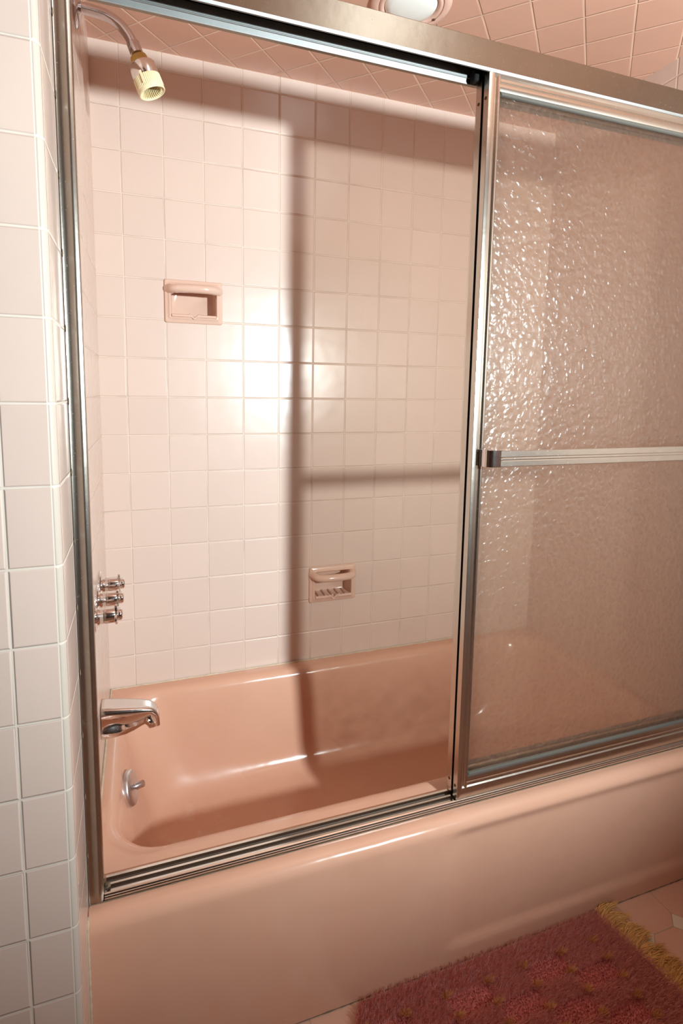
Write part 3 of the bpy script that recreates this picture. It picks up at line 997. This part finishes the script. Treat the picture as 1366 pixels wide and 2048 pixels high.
def fibers(base, tip, width, bend=None, seg=3):
    """tapered ribbons from base points to tips, numpy arrays (n,3)"""
    n = len(base)
    d = tip - base
    side = np.cross(d, rng.normal(size=(n, 3)))
    side /= np.linalg.norm(side, axis=1, keepdims=True) + 1e-9
    if bend is None: bend = np.zeros((n, 3))
    rows = []
    for k in range(seg + 1):
        t = k / seg
        c = base + d * t + bend * (t * (1 - t) * 4) 
        wd = width * (1 - 0.75 * t ** 2)
        rows.append(c - side * wd / 2); rows.append(c + side * wd / 2)
    V = np.stack(rows, axis=1).reshape(-1, 3)
    m = 2 * (seg + 1)
    idx = np.arange(n)[:, None] * m
    F = []
    for k in range(seg):
        F.append(idx + np.array([2 * k, 2 * k + 1, 2 * k + 3, 2 * k + 2])[None, :])
    return V, np.concatenate(F, 0)

def mesh_np(name, Vs, Fs, mat, parent):
    off = 0; vv = []; ff = []
    for v, f in zip(Vs, Fs):
        vv.append(v); ff.append(f + off); off += len(v)
    V = np.concatenate(vv); F = np.concatenate(ff)
    me = bpy.data.meshes.new(name)
    me.vertices.add(len(V)); me.vertices.foreach_set('co', V.astype(np.float32).ravel())
    me.loops.add(len(F) * 4); me.loops.foreach_set('vertex_index', F.astype(np.int32).ravel())
    me.polygons.add(len(F)); me.polygons.foreach_set('loop_start', np.arange(len(F), dtype=np.int32) * 4)
    me.update(calc_edges=True)
    me.validate()
    me.materials.append(mat)
    o = bpy.data.objects.new(name, me); COL.objects.link(o)
    if parent:
        o.parent = parent; o.matrix_parent_inverse = parent.matrix_world.inverted()
    return o

def rug():
    YT, YB_ = -0.7610, -1.16
    XLr = 0.462
    def xr(y): return 1.092 + (-(y) - 0.760) * 0.175
    root = empty('bath_rug', (0.78, -0.96, FZ), 'raspberry red woven shag bath rug with ochre tufts and mustard fringe on the floor', 'rug')
    # backing
    v = []
    ys = np.linspace(YT, YB_, 14)
    for y in ys:
        off = 0.030 * max(0, 1 - (YT - y) / 0.05) ** 2
        for xx in np.linspace(XLr + off, xr(y), 24): v.append((xx, y, FZ + 0.0005))
    nn = 24; m = len(ys)
    v += [(a, b, FZ + 0.005) for a, b, c in v]
    f = []
    N = nn * m
    for j in range(m - 1):
        for i in range(nn - 1):
            q = (j * nn + i, j * nn + i + 1, (j + 1) * nn + i + 1, (j + 1) * nn + i)
            f.append(q); f.append(tuple(a + N for a in q)[::-1])
    edge = [j * nn for j in range(m)] + [(m - 1) * nn + i for i in range(1, nn)] + [j * nn + nn - 1 for j in range(m - 2, -1, -1)] + [i for i in range(nn - 2, 0, -1)]
    for a, b in zip(edge, edge[1:] + edge[:1]):
        f.append((a, b, b + N, a + N))
    mk('backing', v, f, M_loop, root, 0)
    # cells: tuft grid
    GX, GY, PX, PY = 0.5655, -0.8110, 0.0933, 0.0403
    sp = 0.0024
    gx, gy = np.meshgrid(np.arange(XLr + 0.002, 1.17, sp), np.arange(YB_, YT, sp))
    p = np.stack([gx.ravel(), gy.ravel()], 1) + rng.uniform(-0.5, 0.5, (gx.size, 2)) * sp
    ymap = -p[:, 1]
    keep = (p[:, 0] < 1.092 + (ymap - 0.760) * 0.175) & (p[:, 0] > XLr + 0.030 * np.clip(1 - (ymap + YT) / 0.05, 0, 1) ** 2) & (p[:, 1] < YT)
    p = p[keep]
    ci = np.floor((p[:, 0] - GX) / PX).astype(int)
    rj = np.floor((GY - p[:, 1]) / PY).astype(int)
    fx = (p[:, 0] - GX) / PX - ci; fy = (GY - p[:, 1]) / PY - rj
    border = (rj < 0) | (p[:, 0] > GX + 5 * PX + 0.004) | (p[:, 0] < GX - PX)
    shag = border | (((ci + rj) % 2) == 0)
    n = len(p)
    # shag: long, leaning toward the tub's opposite side
    s = p[shag]; k = len(s)
    bx, by = fx[shag], fy[shag]
    brd = border[shag]
    hgt = np.where(brd, 0.0225, 0.0215 * (0.62 + 0.38 * np.sqrt(np.clip(np.minimum(bx, 1 - bx) * 6, 0, 1)))) * rng.uniform(0.8, 1.12, k)
    base = np.c_[s, np.full(k, FZ + 0.004)]
    lean = np.c_[rng.normal(0.001, 0.0022, k), rng.normal(-0.0060, 0.0022, k), hgt]
    clump = 0.003 * np.sin(s[:, 0] * 310 + np.sin(s[:, 1] * 190) * 2)
    lean[:, 0] += clump
    V1, F1 = fibers(base, base + lean, 0.0013, np.c_[np.zeros(k), np.full(k, 0.002), np.full(k, 0.001)])
    mesh_np('shag_pile', [V1], [F1], M_pile, root)['kind'] = 'stuff'
    # low ribbed loops
    s = p[~shag]; k = len(s)
    ridge = 0.5 + 0.5 * np.cos((s[:, 1]) / 0.0060 * 2 * np.pi)
    base = np.c_[s, np.full(k, FZ + 0.004)]
    tip = base + np.c_[rng.normal(0, 0.0014, k), rng.normal(0, 0.0012, k), (0.0020 + 0.0040 * ridge) * rng.uniform(0.85, 1.1, k)]
    V2, F2 = fibers(base, tip, 0.0028)
    mesh_np('looped_pile', [V2], [F2], M_loop, root)['kind'] = 'stuff'
    # ochre tufts at the block corners, each a tuft of its own
    for j in range(0, 9):
        for i in range(-1, 6):
            if (i + j) % 2 == 1 and j > 0 and False: continue
            cx, cy = GX + i * PX + random.uniform(-.004, .004), GY - j * PY + random.uniform(-.002, .002)
            if cx > xr(cy) - 0.03: continue
            kk = 80
            a = rng.uniform(0, 2 * np.pi, kk); r = rng.uniform(0, 1, kk) ** 0.5
            b = np.c_[cx + 0.0085 * r * np.cos(a), cy + 0.005 * r * np.sin(a), np.full(kk, FZ + 0.012)]
            tp = b + np.c_[0.0075 * r * np.cos(a), 0.004 * r * np.sin(a) - 0.004, 0.0125 * rng.uniform(0.7, 1.1, kk)]
            V3, F3 = fibers(b, tp, 0.0015, seg=2)
            mesh_np('ochre_tuft', [V3], [F3], M_gold, root)
    # bound edge and fringe
    hem = MB()
    ye = np.linspace(YT - 0.004, YB_, 60)
    hem.tube([(xr(y) + 0.003, y, FZ + 0.006 + 0.0006 * math.sin(y * 900)) for y in ye], 0.0045, 8)
    hem.build('hem', M_gold2, root, 60)
    kk = 5200
    y = rng.uniform(YB_, YT + 0.004, kk)
    y = np.round(y / 0.0075) * 0.0075 + rng.normal(0, 0.0013, kk)
    clump_id = np.round(y / 0.0075)
    sw = 0.012 * np.sin(clump_id * 1.7) + 0.010 * np.sin(clump_id * 0.61 + 1)
    L = (0.052 + 0.012 * np.sin(clump_id * 2.3)) * rng.uniform(0.75, 1.1, kk)
    b = np.c_[1.092 + (-y - 0.760) * 0.175 + 0.004, y, FZ + 0.006 + rng.uniform(0, 0.006, kk)]
    tp = b + np.c_[L, sw + rng.normal(0, 0.005, kk), rng.uniform(-0.007, 0.006, kk)]
    tp[:, 2] = np.maximum(tp[:, 2], FZ + 0.001)
    tp[:, 1] = np.minimum(tp[:, 1], -0.7580)
    bd = np.c_[np.zeros(kk), rng.normal(0, 0.003, kk), rng.uniform(0.002, 0.013, kk)]
    V4, F4 = fibers(b, tp, 0.0013, bd, seg=5)
    mesh_np('fringe', [V4], [F4], M_gold2, root)['kind'] = 'stuff'
rug()
